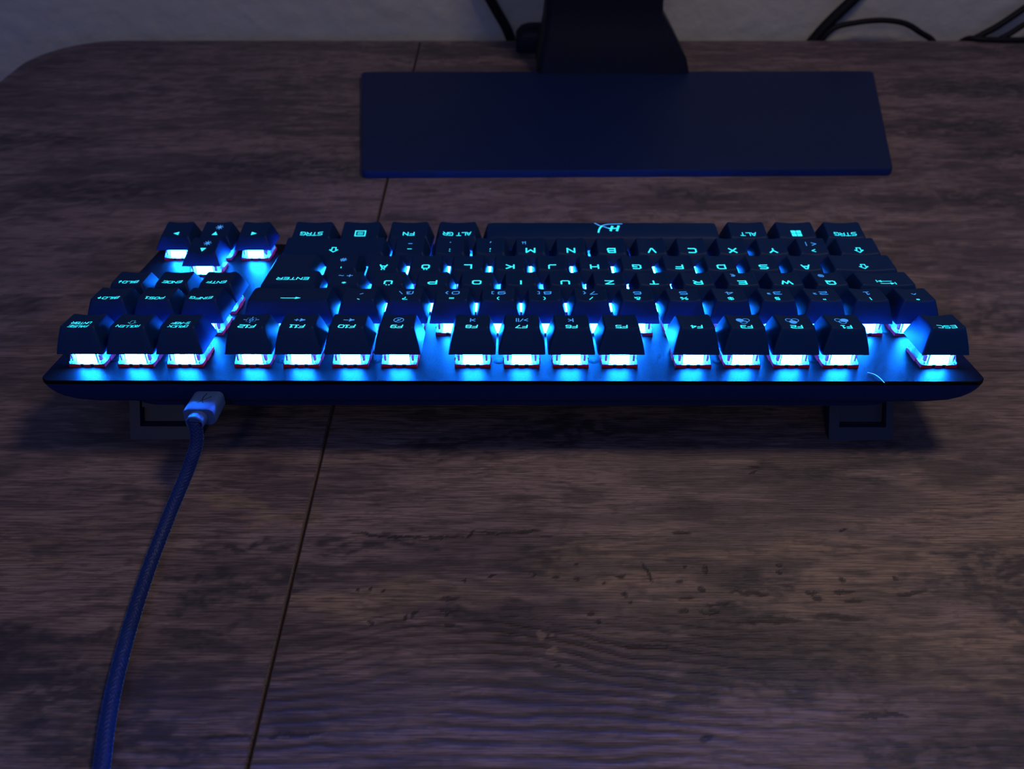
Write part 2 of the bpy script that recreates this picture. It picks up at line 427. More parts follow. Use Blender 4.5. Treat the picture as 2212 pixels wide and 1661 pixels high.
def ytop_left(v, bev):
    r = RCN-bev; dx = DESK_L+RCN-v
    return DESK_B-RCN + (math.sqrt(max(0, r*r-dx*dx)) if dx > 0 else r)
link('tabletop_board', board('tabletop_board', lo, DESK_L, SEAM-.26, ytop_left, lambda X, Y: seam_shift(Y)*(X-DESK_L)/(SEAM-DESK_L)), desk, dl)
link('tabletop_board', board('tabletop_board_wide', ro, SEAM+.26, DESK_R, lambda v, bev: DESK_B-bev, lambda X, Y: seam_shift(Y)*(DESK_R-X)/(DESK_R-SEAM)), desk, dl)
for lx in (DESK_L+60, DESK_R-60):
    for ly in (DESK_F+60, DESK_B-60):
        mb = MB(); mb.box(-20, 20, -20, 20, 0, -FZ-16); mb.box(-24, 24, -24, 24, 0, 6)
        link('leg', mb.mesh('desk_leg', 'steel'), desk, (lx-100, ly-150, 0))

# ------------------------------------------------------------------ keyboard frame
U = 19.05
GAP = 0.34
BASE = Vector((0, 58, 0))                       # root on the desk under the keyboard
OFF = RK.transposed() @ (Vector((0, 0, DESK_DROP)) - BASE)
kb = link('keyboard', None, loc=BASE, cat='keyboard',
          label='black tenkeyless mechanical keyboard with glowing blue-backlit keys, seen from behind')
kb.rotation_euler = (-BETA, 0, 0)
def kl(x, y, z=0): return (x + OFF.x, y + OFF.y, z + OFF.z)
def ux(u): return (9.1875 - u) * U
ROWY = [0, (1+GAP)*U, (2+GAP)*U, (3+GAP)*U, (4+GAP)*U, (5+GAP)*U]
Y0, Y1, XH = -7.6, 125.2, 180.0

# case
mb = MB()
def cring(z, ins, rx=None):
    return rrect(-XH+ins, XH-ins, Y0+min(ins, 22)*.10+max(0, ins-22)*.25, Y1-min(ins, 40)*.5, max(3.0, 4.5+ins*.40), z, 8)
mb.loft([cring(-1.5, 0), cring(-3.6, .8), cring(-5.4, 2.0), cring(-7.2, 4.0), cring(-8.6, 6.8), cring(-9.6, 11.5), cring(-10.2, 21.5), cring(-11.4, 24.5), cring(-13.2, 27)])
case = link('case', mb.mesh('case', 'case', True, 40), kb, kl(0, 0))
# plate with a small chamfer
mb = MB()
mb.loft([rrect(-XH, XH, Y0, Y1, 4.5, -1.5, 8), rrect(-XH, XH, Y0, Y1, 4.5, -.35, 8), rrect(-XH+.35, XH-.35, Y0+.35, Y1-.35, 4.2, 0, 8)])
plate = link('top_plate', mb.mesh('top_plate', 'plate', True, 20), kb, kl(0, 0), label='dark blasted aluminium top plate')
# usb port recess lip
mb = MB(); mb.box(-124.5, -109.5, Y0+1.2, Y0+6, -11.6, -3.2)
link('cable_port', mb.mesh('cable_port', 'notch'), kb, kl(0, 0))
def desk_z(y): return (-DESK_DROP + math.sin(BETA)*y) / math.cos(BETA)
# front rubber pads
mb = MB()
for sx in (-1, 1):
    mbp = MB(); cx = sx*135
    zs = [(cx-18, 96), (cx+18, 96), (cx+18, 106), (cx-18, 106)]
    mbp.loft([[(a, b, desk_z(b)) for a, b in zs], [(a, b, -12.0) for a, b in zs]])
    link('rubber_pad', mbp.mesh('rubber_pad', 'case'), kb, kl(0, 0))
# flip-out rear feet: outer frame with a window and the smaller nested leg in it
for sx in (-1, 1):
    a, b = (130.2, 156.6) if sx > 0 else (-157.6, -128.5)
    ya, yb = -1.5, 3.0
    ft = MB()
    def fbox(x0, x1, z0, z1, y0=ya, y1=yb):
        vs = []
        for zz in (z0, z1):
            for (X, Yv) in ((x0, y0), (x1, y0), (x1, y1), (x0, y1)):
                Z = desk_z(Yv+4) if zz is None else zz
                lean = (Z - desk_z(4))*.56 + 4.0      # the leg swings out past square
                vs.append((X, Yv + lean, desk_z(Yv + lean) if zz is None else Z))
        ft.add(vs, [(3,2,1,0),(4,5,6,7),(0,1,5,4),(1,2,6,5),(2,3,7,6),(3,0,4,7)])
    zb = desk_z(3) + 4.6
    fbox(a, b, None, zb)
    fbox(a, a+4.2, zb, -11.0); fbox(b-3.0, b, zb, -11.0)
    fbox(a+4.2, b-3.0, -17.2, -11.0)
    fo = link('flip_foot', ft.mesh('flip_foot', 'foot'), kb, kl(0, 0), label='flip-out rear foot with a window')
    ft = MB(); fbox(a+4.5, b-7.2, zb+6.2, -17.2, ya+1.6, yb+.5)
    fbox(a+4.5, b-3.4, zb, -17.2, yb-.6, yb+.4)
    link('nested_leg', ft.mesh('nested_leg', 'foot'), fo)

# ------------------------------------------------------------------ switches
def mk_switch():
    d = {}
    m = MB()   # clear housing: frustum with ribs and a stepped front
    m.loft([rrect(-6.75, 6.75, -6.75, 6.75, .8, 1.3, 3), rrect(-6.75, 6.75, -6.75, 6.75, .8, 2.1, 3), rrect(-5.6, 5.6, -6.2, 5.6, .8, 6.3, 3)])
    for s in (-1, 1):
        m.box(s*4.55-.18, s*4.55+.18, -6.85, -5.6, 1.5, 5.9)
        m.box(s*6.1-.45, s*6.1+.45, -7.0, -5.6, 1.4, 2.4)
        m.box(s*6.3-.5, s*6.3+.5, -3.0, 3.0, 1.4, 4.6)
    d['h'] = m.mesh('switch_housing', 'clear', False)
    m = MB()   # red lower housing with notched rim
    m.box(-6.6, 6.6, -6.3, 6.95, -.3, 1.25)
    for a, b in ((-6.95, -2.65), (-1.25, 1.25), (2.65, 6.95)):
        m.box(a, b, -7.1, -6.3, 0, 1.25)
        m.box(a, b, 6.9, 7.1, 0, 1.25)
    for s in (-1, 1):
        m.box(min(s*6.95, s*6.5), max(s*6.95, s*6.5), -6.9, 6.9, 0, 1.25)
        m.box(min(s*7.3, s*6.9), max(s*7.3, s*6.9), -2.2, 2.2, .1, 1.7)
    d['b'] = m.mesh('switch_base', 'red')
    m = MB()
    for a, b in ((-2.65, -1.25), (1.25, 2.65)): m.box(a, b, -6.75, -6.28, .02, 1.2)
    d['n'] = m.mesh('rim_notch', 'notch')
    m = MB()   # red slider
    m.box(-3.4, 3.4, -2.6, 3.0, 1.5, 6.8); m.box(-2, 2, -.6, .6, 6.8, 9.5); m.box(-.6, .6, -2, 2, 6.8, 9.5)
    for s in (-1, 1): m.box(s*5.35-.45, s*5.35+.45, -6.0, -4.6, 2.3, 4.9)
    d['s'] = m.mesh('slider', 'red')
    m = MB()   # luminous lens over the diode
    m.loft([rrect(-3.75, 3.75, -6.3, -3.4, .4, 1.7, 3), rrect(-3.75, 3.75, -6.3, -3.4, .4, 2.4, 3), rrect(-3.7, 3.7, -6.2, -3.4, .4, 6.0, 3), rrect(-2.2, 2.2, -5.8, -3.6, .4, 6.6, 3)])
    d['l'] = m.mesh('led_lens', 'led', False)
    return d
SW = mk_switch()
def place_switch(cx, cy):
    o = link('switch', SW['h'], kb, kl(cx, cy))
    link('switch_base', SW['b'], o); link('rim_notch', SW['n'], o); link('slider', SW['s'], o); link('led_lens', SW['l'], o)
    return o

# ------------------------------------------------------------------ keycaps
# row profile: bottom z, near (rear) top z, far (user) top z
PROF = {0: (7.0, 17.0, 16.5), 1: (6.7, 15.9, 15.6), 2: (6.4, 13.9, 14.2), 3: (6.3, 12.4, 13.9), 4: (6.3, 11.9, 14.6), 5: (6.3, 12.2, 15.2)}
NEAR_IN, FAR_IN, SIDE_IN = 3.3, 2.9, 3.0
class Top:
    def __init__(s, row, wu, convex=False):
        s.row, s.wu = row, wu
        zb, s.zn, s.zf = PROF[row]; s.zb = zb
        s.hw = wu*U/2 - .42; s.tw = s.hw - SIDE_IN + .35
        s.yn, s.yf = -U/2 + .42 + NEAR_IN, U/2 - .42 - FAR_IN
        s.sag = -.5 if convex else .75
        s.convex = convex
    def z(s, x, y):
        t = (y - s.yn)/(s.yf - s.yn)
        base = s.zn + (s.zf - s.zn)*t
        if s.convex:
            q = 2*t - 1; return base - .9*q*q + .35
        k = max(0.0, 1 - (x/s.tw)**2)
        return base - s.sag*k + .25
CAPS = {}
def ring_pts(hx, y0, y1, r, xs, ys, zf):
    # xs, ys are stations in [-1..1] tagged (kind, value)
    out = []
    def corner(sx, sy, cx, cy, order):
        pts = []
        for a in order:
            th = math.radians(a); pts.append((cx + sx*r*math.cos(th), cy + sy*r*math.sin(th)))
        return pts
    P = []
    P += corner(1, -1, hx-r, y0+r, (90, 67, 45, 23, 0))
    P += [(hx, y0+r + (y1-y0-2*r)*k) for k in ys]
    P += corner(1, 1, hx-r, y1-r, (0, 23, 45, 67, 90))
    P += [(hx-r - 2*(hx-r)*k, y1) for k in xs]
    P += corner(-1, 1, -hx+r, y1-r, (90, 67, 45, 23, 0))
    P += [(-hx, y1-r - (y1-y0-2*r)*k) for k in ys]
    P += corner(-1, -1, -hx+r, y0+r, (0, 23, 45, 67, 90))
    P += [(-hx+r + 2*(hx-r)*k, y0) for k in xs]
    return [(x, y, zf(x, y)) for x, y in P]
def keycap_mesh(row, wu, convex=False):
    key = (row, wu, convex)
    if key in CAPS: return CAPS[key]
    T = Top(row, wu, convex)
    xs = [k/6 for k in range(1, 6)] if wu < 2.2 else [k/24 for k in range(1, 24)]
    ys = [.25, .5, .75]
    yb0, yb1 = -U/2 + .42, U/2 - .42
    def lvl(t, r):
        bul = .35*math.sin(math.pi*t)          # faint belly of the flanks
        hx = T.hw + (T.tw - T.hw)*t + bul*.4
        a = yb0 + (T.yn - yb0)*t - bul*.5; b = yb1 + (T.yf - yb1)*t + bul*.4
        return ring_pts(hx, a, b, r, xs, ys, lambda x, y: T.zb + (T.z(x*T.tw/hx, T.yn + (y-a)/(b-a)*(T.yf-T.yn)) - T.zb)*(t if t < .9 else t))
    m = MB()
    rings = [lvl(0, .5), lvl(.3, .6), lvl(.6, .8), lvl(.88, 1.0), lvl(.965, 1.1)]
    # rounded shoulder, then concentric rings on the dished top
    def topring(s, r):
        hx = T.tw*s; cy = (T.yn+T.yf)/2; hy = (T.yf-T.yn)/2*s
        return ring_pts(hx, cy-hy, cy+hy, r, xs, ys, lambda x, y: T.z(x, y))
    rings += [topring(.965, 1.05), topring(.8, .9), topring(.55, .6), topring(.3, .3), topring(.08, .08)]
    inner = [ring_pts(T.hw-1.25, yb0+1.25, yb1-1.25, .4, xs, ys, lambda x, y: T.zb),
             ring_pts(T.tw-1.0, T.yn+1, T.yf-1, .4, xs, ys, lambda x, y: min(T.zn, T.zf) - 2.4)]
    m.loft(inner[::-1] + rings, cap0=True, cap1=True)
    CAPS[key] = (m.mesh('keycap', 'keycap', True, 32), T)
    return CAPS[key]

# ------------------------------------------------------------------ glyphs (stroke font, unit box, y up)
G = {}
def g(ch, w, *pl): G[ch] = (w, pl)
c_ = .18
g('A', 1, [(0,0),(.38,1),(.62,1),(1,0)], [(.16,.34),(.84,.34)])
g('B', 1, [(0,0),(0,1),(.82,1),(.94,.88),(.94,.62),(.84,.52),(0,.52)], [(.84,.52),(1,.4),(1,.14),(.86,0),(0,0)])
g('C', 1, [(1,1),(c_,1),(0,1-c_),(0,c_),(c_,0),(1,0)])
g('D', 1, [(0,0),(0,1),(1-c_,1),(1,1-c_),(1,c_),(1-c_,0),(0,0)])
g('E', .95, [(.95,1),(0,1),(0,0),(.95,0)], [(0,.5),(.85,.5)])
g('F', .95, [(.95,1),(0,1),(0,0)], [(0,.5),(.85,.5)])
g('G', 1, [(1,1),(c_,1),(0,1-c_),(0,c_),(c_,0),(1,0),(1,.5),(.5,.5)])
g('H', 1, [(0,0),(0,1)], [(1,0),(1,1)], [(0,.5),(1,.5)])
g('I', .2, [(.1,0),(.1,1)])
g('J', .9, [(.9,1),(.9,c_),(.9-c_,0),(0,0)])
g('K', 1, [(0,0),(0,1)], [(1,1),(.3,.5),(0,.5)], [(.3,.5),(1,0)])
g('L', .9, [(0,1),(0,0),(.9,0)])
g('M', 1.15, [(0,0),(0,1),(.57,.35),(1.15,1),(1.15,0)])
g('N', 1, [(0,0),(0,1),(1,0),(1,1)])
g('O', 1, [(c_,0),(0,c_),(0,1-c_),(c_,1),(1-c_,1),(1,1-c_),(1,c_),(1-c_,0),(c_,0)])
g('P', 1, [(0,0),(0,1),(1-c_,1),(1,1-c_),(1,.58),(1-c_,.42),(0,.42)])
g('Q', 1, [(c_,0),(0,c_),(0,1-c_),(c_,1),(1-c_,1),(1,1-c_),(1,c_),(1-c_,0),(c_,0)], [(.6,.3),(1.02,-.06)])
g('R', 1, [(0,0),(0,1),(1-c_,1),(1,1-c_),(1,.58),(1-c_,.44),(0,.44)], [(.5,.44),(1,0)])
g('S', 1, [(1,1),(c_,1),(0,.86),(0,.64),(c_,.5),(1-c_,.5),(1,.36),(1,.14),(1-c_,0),(0,0)])
g('T', 1, [(0,1),(1,1)], [(.5,1),(.5,0)])
g('U', 1, [(0,1),(0,c_),(c_,0),(1-c_,0),(1,c_),(1,1)])
g('V', 1, [(0,1),(.42,0),(.58,0),(1,1)])
g('W', 1.3, [(0,1),(.3,0),(.65,.8),(1,0),(1.3,1)])
g('X', 1, [(0,0),(1,1)], [(0,1),(1,0)])
g('Y', 1, [(0,1),(.5,.45),(1,1)], [(.5,.45),(.5,0)])
g('Z', 1, [(0,1),(1,1),(0,0),(1,0)])
dots = ([(.3,1.34),(.31,1.34)], [(.7,1.34),(.71,1.34)])
for a, b in (('A','Ä'),('O','Ö'),('U','Ü')): G[b] = (1, tuple(G[a][1]) + dots)
G['0'] = G['O']
g('1', .7, [(.1,.78),(.4,1),(.4,0)], [(.05,0),(.75,0)])
g('2', 1, [(0,1),(1-c_,1),(1,.86),(1,.64),(1-c_,.5),(c_,.5),(0,.36),(0,0),(1,0)])
g('3', 1, [(0,1),(1-c_,1),(1,.86),(1,.64),(.86,.5),(.2,.5)], [(.86,.5),(1,.36),(1,.14),(1-c_,0),(0,0)])
g('4', 1, [(.75,0),(.75,1),(0,.34),(0,.26),(1,.26)])
g('5', 1, [(1,1),(0,1),(0,.55),(1-c_,.55),(1,.42),(1,.14),(1-c_,0),(0,0)])
g('6', 1, [(.95,1),(c_,1),(0,.82),(0,.14),(c_,0),(1-c_,0),(1,.14),(1,.42),(1-c_,.55),(0,.55)])
g('7', 1, [(0,1),(1,1),(.35,0)])
g('8', 1, [(c_,.5),(0,.36),(0,.14),(c_,0),(1-c_,0),(1,.14),(1,.36),(1-c_,.5),(c_,.5),(.05,.62),(.05,.88),(c_,1),(1-c_,1),(.95,.88),(.95,.62),(1-c_,.5)])
g('9', 1, [(.05,0),(1-c_,0),(1,.18),(1,.86),(1-c_,1),(c_,1),(0,.86),(0,.58),(c_,.45),(1,.45)])
g('ß', .9, [(0,0),(0,.85),(.15,1),(.7,1),(.82,.88),(.82,.66),(.5,.52),(.9,.34),(.9,.12),(.75,0),(.35,0)])
g('-', .6, [(0,.45),(.6,.45)]); g('_', .8, [(0,0),(.8,0)]); g('.', .2, [(.05,.03),(.15,.03)])
g(',', .2, [(.12,.12),(.02,-.16)]); g(':', .2, [(.05,.1),(.15,.1)], [(.05,.72),(.15,.72)]); g(';', .2, [(.13,.1),(.03,-.14)], [(.08,.72),(.16,.72)])
g('!', .2, [(.1,.3),(.1,1)], [(.1,.02),(.1,.08)]); g('"', .4, [(.06,1),(.06,.68)], [(.36,1),(.36,.68)]); g("'", .2, [(.1,1),(.1,.62)])
g('§', .7, [(.7,1),(.15,1),(0,.85),(.15,.7),(.55,.62),(.7,.5),(.55,.36)], [(0,0),(.55,0),(.7,.15),(.55,.3),(.15,.38),(0,.5),(.15,.64)])
g('$', .85, [(.85,.9),(.12,.9),(0,.78),(0,.62),(.12,.5),(.73,.5),(.85,.38),(.85,.22),(.73,.1),(0,.1)], [(.42,1.06),(.42,-.06)])
g('%', 1.2, [(.1,0),(1.1,1)], [(0,.75),(.1,.95),(.3,.95),(.4,.75),(.3,.58),(.1,.58),(0,.75)], [(.8,.25),(.9,.42),(1.1,.42),(1.2,.25),(1.1,.05),(.9,.05),(.8,.25)])
g('&', 1, [(1,0),(.2,.8),(.3,1),(.6,1),(.7,.82),(.12,.4),(0,.2),(.16,0),(.6,0),(.95,.42)])
g('/', .6, [(0,0),(.6,1)]); g('\\', .6, [(0,1),(.6,0)]); g('|', .2, [(.1,-.1),(.1,1.1)])
g('(', .35, [(.32,1.05),(.08,.75),(.08,.25),(.32,-.05)]); g(')', .35, [(.03,1.05),(.27,.75),(.27,.25),(.03,-.05)])
g('[', .35, [(.35,1),(.05,1),(.05,0),(.35,0)]); g(']', .35, [(0,1),(.3,1),(.3,0),(0,0)])
g('{', .45, [(.45,1),(.25,.95),(.2,.62),(.02,.5),(.2,.38),(.25,.05),(.45,0)]); g('}', .45, [(0,1),(.2,.95),(.25,.62),(.43,.5),(.25,.38),(.2,.05),(0,0)])
g('=', .75, [(0,.65),(.75,.65)], [(0,.28),(.75,.28)]); g('?', .8, [(0,1),(.65,1),(.8,.86),(.8,.66),(.4,.48),(.4,.3)], [(.4,.02),(.4,.07)])
g('´', .4, [(0,.75),(.35,1)]); g('`', .4, [(0,1),(.35,.75)]); g('+', .8, [(0,.5),(.8,.5)], [(.4,.12),(.4,.88)])
g('*', .7, [(.35,.95),(.35,.35)], [(.05,.8),(.65,.5)], [(.65,.8),(.05,.5)]); g('~', .8, [(0,.42),(.2,.6),(.4,.5),(.6,.4),(.8,.58)])
g('#', .9, [(.2,0),(.35,1)], [(.55,0),(.7,1)], [(0,.66),(.9,.66)], [(0,.32),(.9,.32)])
g('<', .7, [(.7,.9),(0,.5),(.7,.1)]); g('>', .7, [(0,.9),(.7,.5),(0,.1)]); g('^', .6, [(0,.65),(.3,1),(.6,.65)])
g('°', .45, [(.1,1),(.35,1),(.45,.85),(.35,.68),(.1,.68),(0,.85),(.1,1)])
g('²', .5, [(0,1),(.4,1),(.5,.9),(.05,.56),(.5,.56)]); g('³', .5, [(0,1),(.45,1),(.5,.9),(.2,.79),(.5,.7),(.42,.56),(0,.56)])
g('@', 1.1, [(.8,.3),(.8,.7),(.4,.7),(.3,.5),(.4,.3),(.8,.3),(1.1,.35),(1.1,.8),(.9,1),(.2,1),(0,.8),(0,.2),(.2,0),(.9,0)])
g('€', .9, [(.9,1),(.35,1),(.2,.8),(.2,.2),(.35,0),(.9,0)], [(0,.6),(.75,.6)], [(0,.4),(.7,.4)])
g('µ', .8, [(0,-.3),(0,.7)], [(0,.1),(.1,0),(.6,0),(.65,.1),(.65,.7)], [(.65,.1),(.8,0)])
g('arrowup', .9, [(.45,1),(.45,.1)], [(.15,.62),(.45,1),(.75,.62)]); g('arrowdn', .9, [(.45,1),(.45,.0)], [(.15,.38),(.45,0),(.75,.38)])
g(' ', .4)

class Legend:
    """collects strokes and fills in user orientation (mm, x right, y up) about the key centre"""
    def __init__(s, T): s.T = T; s.m = MB()
    def pt(s, x, y):            # user orientation -> key frame
        X, Y = -x, -y
        return (X, Y, s.T.z(X, Y) + .06)
    def quad(s, a, b, hw):
        a, b = Vector(a), Vector(b); d = b - a; L = d.length
        d = d/L if L > 1e-6 else Vector((1, 0))
        a = a - d*hw*.8; b = b + d*hw*.8; L = (b-a).length
        nrm = Vector((-d.y, d.x))*hw; n = max(1, int(L/.7 + .99))
        vs = []
        for i in range(n + 1):
            p = a + (b-a)*(i/n); vs += [s.pt(*(p+nrm)), s.pt(*(p-nrm))]
        s.m.add(vs, [(2*i, 2*i+2, 2*i+3, 2*i+1) for i in range(n)])
    def line(s, pts, wd):
        for a, b in zip(pts, pts[1:]): s.quad(a, b, wd/2)
    def fill(s, pts):
        c = (sum(p[0] for p in pts)/len(pts), sum(p[1] for p in pts)/len(pts))
        n = len(pts); s.m.add([s.pt(*c)] + [s.pt(*p) for p in pts], [(0, i+1, (i+1) % n + 1) for i in range(n)])
    def text(s, txt, cx, cy, h, wd=None, asp=1.0, sp=.32, slant=0.0):
        chars = txt if isinstance(txt, (list, tuple)) else list(txt)
        wd = wd or h*.2
        k = h*asp
        tot = sum(G[c][0] for c in chars)*k + sp*h*(len(chars)-1)
        x = cx - tot/2
        for c in chars:
            gw, pls = G[c]
            for pl in pls: s.line([(x + (px)*k + slant*py*h, cy - h/2 + py*h) for px, py in pl], wd)
            x += gw*k + sp*h
    def circle(s, cx, cy, r, wd=None, ry=None, n=18):
        ry = ry or r
        pts = [(cx + r*math.cos(2*math.pi*i/n), cy + ry*math.sin(2*math.pi*i/n)) for i in range(n+1)]
        if wd: s.line(pts, wd)
        else: s.fill(pts[:-1])
    def mesh(s, mat): return s.m.mesh('legend', mat)

KEYS = []     # (row, u_left, width, primary, secondary)
def icon_shift(L, cx, cy, s, wd):
    pts = [(0,1),(.95,.15),(.45,.15),(.45,-.75),(-.45,-.75),(-.45,.15),(-.95,.15),(0,1)]
    L.line([(cx+a*s, cy+b*s) for a, b in pts], wd)
def icon_tri(L, cx, cy, s, d):
    pts = {'l': [(-1,0),(.8,.85),(.8,-.85)], 'r': [(1,0),(-.8,-.85),(-.8,.85)], 'u': [(0,1),(-.95,-.8),(.95,-.8)], 'd': [(0,-1),(.95,.8),(-.95,.8)]}[d]
    L.fill([(cx+a*s, cy+b*s) for a, b in pts])
def icon_sun(L, cx, cy, s):
    L.circle(cx, cy, s*.62)
    for k in range(8):
        a = math.pi*k/4; L.quad((cx+math.cos(a)*s*.75, cy+math.sin(a)*s*.75), (cx+math.cos(a)*s*1.15, cy+math.sin(a)*s*1.15), .16)
def icon_rings(L, cx, cy, filled):
    spots = [(0, .95), (-1.15, -.55), (1.15, -.55)]
    for k, (a, b) in enumerate(spots):
        L.circle(cx+a, cy+b, 1.35, .3, 1.35)
        if k == filled: L.circle(cx+a, cy+b, 1.35, None, 1.35)
def speaker(L, cx, cy, s):
    L.fill([(cx-.2*s, cy+.35*s), (cx-.2*s, cy-.35*s), (cx+.55*s, cy-.95*s), (cx+.55*s, cy+.95*s)])
    L.fill([(cx-.75*s, cy+.3*s), (cx-.75*s, cy-.3*s), (cx-.15*s, cy-.3*s), (cx-.15*s, cy+.3*s)])

def legends(name, T):
    """returns (bright legend, soft legend) builders; y up = towards the rear edge nearest the camera"""
    P, S = Legend(T), Legend(T)
    top = -T.yn                     # rear edge in user orientation
    r = T.row
    def fkey(t): P.text(t, 0, top-1.75, 2.3, .5, .8, .24, .1)
    n = name
    if n == 'ESC': P.text('ESC', 0, top-1.8, 2.1, .38, .92, .3, .1)
    elif n[0] == 'F' and n[1:].isdigit():
        fkey(n); k = int(n[1:]); y = top-7.4
        if k in (1, 2, 3): icon_rings(S, .2, y+.5, {1: 1, 2: 0, 3: 2}[k])
        elif k == 6: S.text(['|', '<'], 0, y, 2.3, .45, .8, .1)
        elif k == 7: S.text(['>', '/', '|', '|'], 0, y, 2.3, .42, .8, .2)
        elif k == 8: S.text(['>', '|'], 0, y, 2.3, .45, .8, .1)
        elif k == 9:
            S.circle(0, y, 1.9, .32); S.line([(-1.1, -1.3+y), (1.1, 1.3+y)], .3); speaker(S, 0, y, .9)
        elif k in (10, 11):
            speaker(S, -.7, y, 1.5); S.quad((.6, y), (2.2, y), .22)
            if k == 11: S.quad((1.4, y-.8), (1.4, y+.8), .22)
        elif k == 12:
            S.line([(-1.7, y-1.5), (1.7, y-1.5), (1.7, y+1.5), (-1.7, y+1.5), (-1.7, y-1.5)], .08)
            S.circle(0, y, .7, .3)
            for a, b in ((1, 0), (-1, 0), (0, 1), (0, -1)): S.quad((a*1.8, y+b*1.6), (a*2.9, y+b*2.5), .17)
    elif n in ('DRUCK', 'PAUSE', 'ROLLEN'):
        P.text(n, 0, top-1.5, 1.7, .27, .68, .22, .1)
        if n == 'ROLLEN': icon_shift(P, 0, top-5.2, 1.7, .08)
        else: P.text({'DRUCK': 'S-ABF', 'PAUSE': 'UNTBR'}[n], 0, top-4.4, 1.7, .27, .68, .22, .1)
    elif n in ('EINFG', 'ENTF', 'ENDE'): P.text(n, 0, top-2.4, 1.9, .36, .86, .28, .1)
    elif n == 'POS1': P.text(n, 0, top-2.4, 1.9, .36, .86, .28, .1)
    elif n in ('BILDU', 'BILDD'): P.text(list('BILD') + ['arrowup' if n[-1] == 'U' else 'arrowdn'], 0, top-2.4, 1.9, .36, .82, .28, .1)
    elif n == 'BACK': P.quad((-4.4, top-2.6), (3.2, top-2.6), .24); P.fill([(-4.9, top-2.6), (-2.6, top-1.6), (-2.6, top-3.6)])
    elif n == 'TAB':
        for sg, y in ((1, top-1.8), (-1, top-3.9)):
            P.quad((-2.6, y), (2.6, y), .2); P.fill([(sg*-3.4, y), (sg*-1.6, y+.95), (sg*-1.6, y-.95)]); P.quad((sg*-3.7, y-.9), (sg*-3.7, y+.9), .2)
    elif n in ('CAPS', 'LSHIFT', 'RSHIFT'):
        icon_shift(P, 0, top-3.2, 2.0, .5)
    elif n in ('STRGL', 'STRGR'): P.text('STRG', 0, top-2.7, 2.3, .42, .92, .3, .08)
    elif n == 'WIN':
        for a in (-1, 1):
            for b in (-1, 1):
                cx, cy = a*1.3, top-3.4 + b*1.2; P.fill([(cx-1.15, cy-1.05), (cx+1.15, cy-1.05), (cx+1.15, cy+1.05), (cx-1.15, cy+1.05)])
    elif n == 'ALT': P.text('ALT', 0, top-2.7, 2.3, .44, .92, .3)
    elif n == 'ALTGR': P.text('ALT GR', 0, top-2.6, 2.3, .42, .86, .26)
    elif n == 'FN': P.text('FN', 0, top-2.8, 2.4, .48, .95, .32)
    elif n == 'MENU':
        y = top-3.1
        P.line([(-2.4, y-2.0), (2.4, y-2.0), (2.4, y+2.0), (-2.4, y+2.0), (-2.4, y-2.0)], .6)
        for k in (-.8, 0, .8): P.quad((-1.3, y+k), (1.3, y+k), .17)
    elif n in ('UP', 'DOWN', 'LEFT', 'RIGHT'):
        icon_tri(P, 0, top-3.0, 1.5, n[0].lower())
        if n in ('UP', 'DOWN'): icon_sun(S, -1.0, top-8.0, 1.5)
    elif n == 'SPACE':
        def im(pts): return [(-(a-1110)/77.4 - 0.0, (b-450)/39.0 + .9*0) for a, b in pts]
        cx, cy = -1.55*0, T.yn*0
        def q(pts, wd, B):
            B.line([(a + SPX, b + SPY) for a, b in im(pts)], wd)
        SPX, SPY = -3.4, -1.6
        q([(600,300),(670,350),(750,400),(850,435),(950,455),(1030,485),(1110,505)], .85, S)
        q([(690,610),(720,550),(775,480),(850,420)], .85, P)
        q([(850,420),(960,375),(1100,350),(1300,338),(1480,332),(1620,330)], .95, S)
        q([(1110,505),(1250,508),(1370,500)], .7, P)
        q([(1240,440),(1165,565)], 1.15, P); q([(1485,425),(1405,565)], 1.15, P)
    elif len(n) == 1 and r in (2, 3, 4) and n not in '+#<,.-':
        P.text(n, 0, top-2.5, 3.1 if n not in 'ÄÖÜ' else 2.8, .72, 1.08)
        if n == 'Q': S.text('@', -2.2 + 4.6, top-9.0, 2.0, .4)
        if n == 'E': S.text('€', 2.6, top-9.2, 2.0, .4)
        if n == 'M': S.text('µ', 3.1, top-7.8, 1.9, .4)
    else:
        sec = {'^': ('°', '^', ''), '1': ('!', '1', ''), '2': ('"', '2', '²'), '3': ('§', '3', '³'), '4': ('$', '4', ''), '5': ('%', '5', ''),
               '6': ('&', '6', ''), '7': ('/', '7', '{'), '8': ('(', '8', '['), '9': (')', '9', ']'), '0': ('=', '0', '}'), 'ß': ('?', 'ß', '\\'),
               '´': ('`', '´', ''), '+': ('*', '+', '~'), '#': ("'", '#', ''), '<': ('>', '<', '|'), ',': (';', ',', ''), '.': (':', '.', ''), '-': ('_', '-', '')}[n]
        yo = top-2.5; y2 = top-7.7
        if r == 3: y2 = top-8.4
        if r == 2: y2 = top-8.8
        P.text(sec[0], 0, yo, 2.3, .42, 1.0)
        if sec[2]:
            S.text(sec[1], -1.4, y2, 2.5, .46, 1.12); S.text(sec[2], 2.3, y2, 2.3, .4, 1.0)
        else: S.text(sec[1], -.5 if r == 1 else 0, y2, 2.5, .46, 1.12)
    return P, S

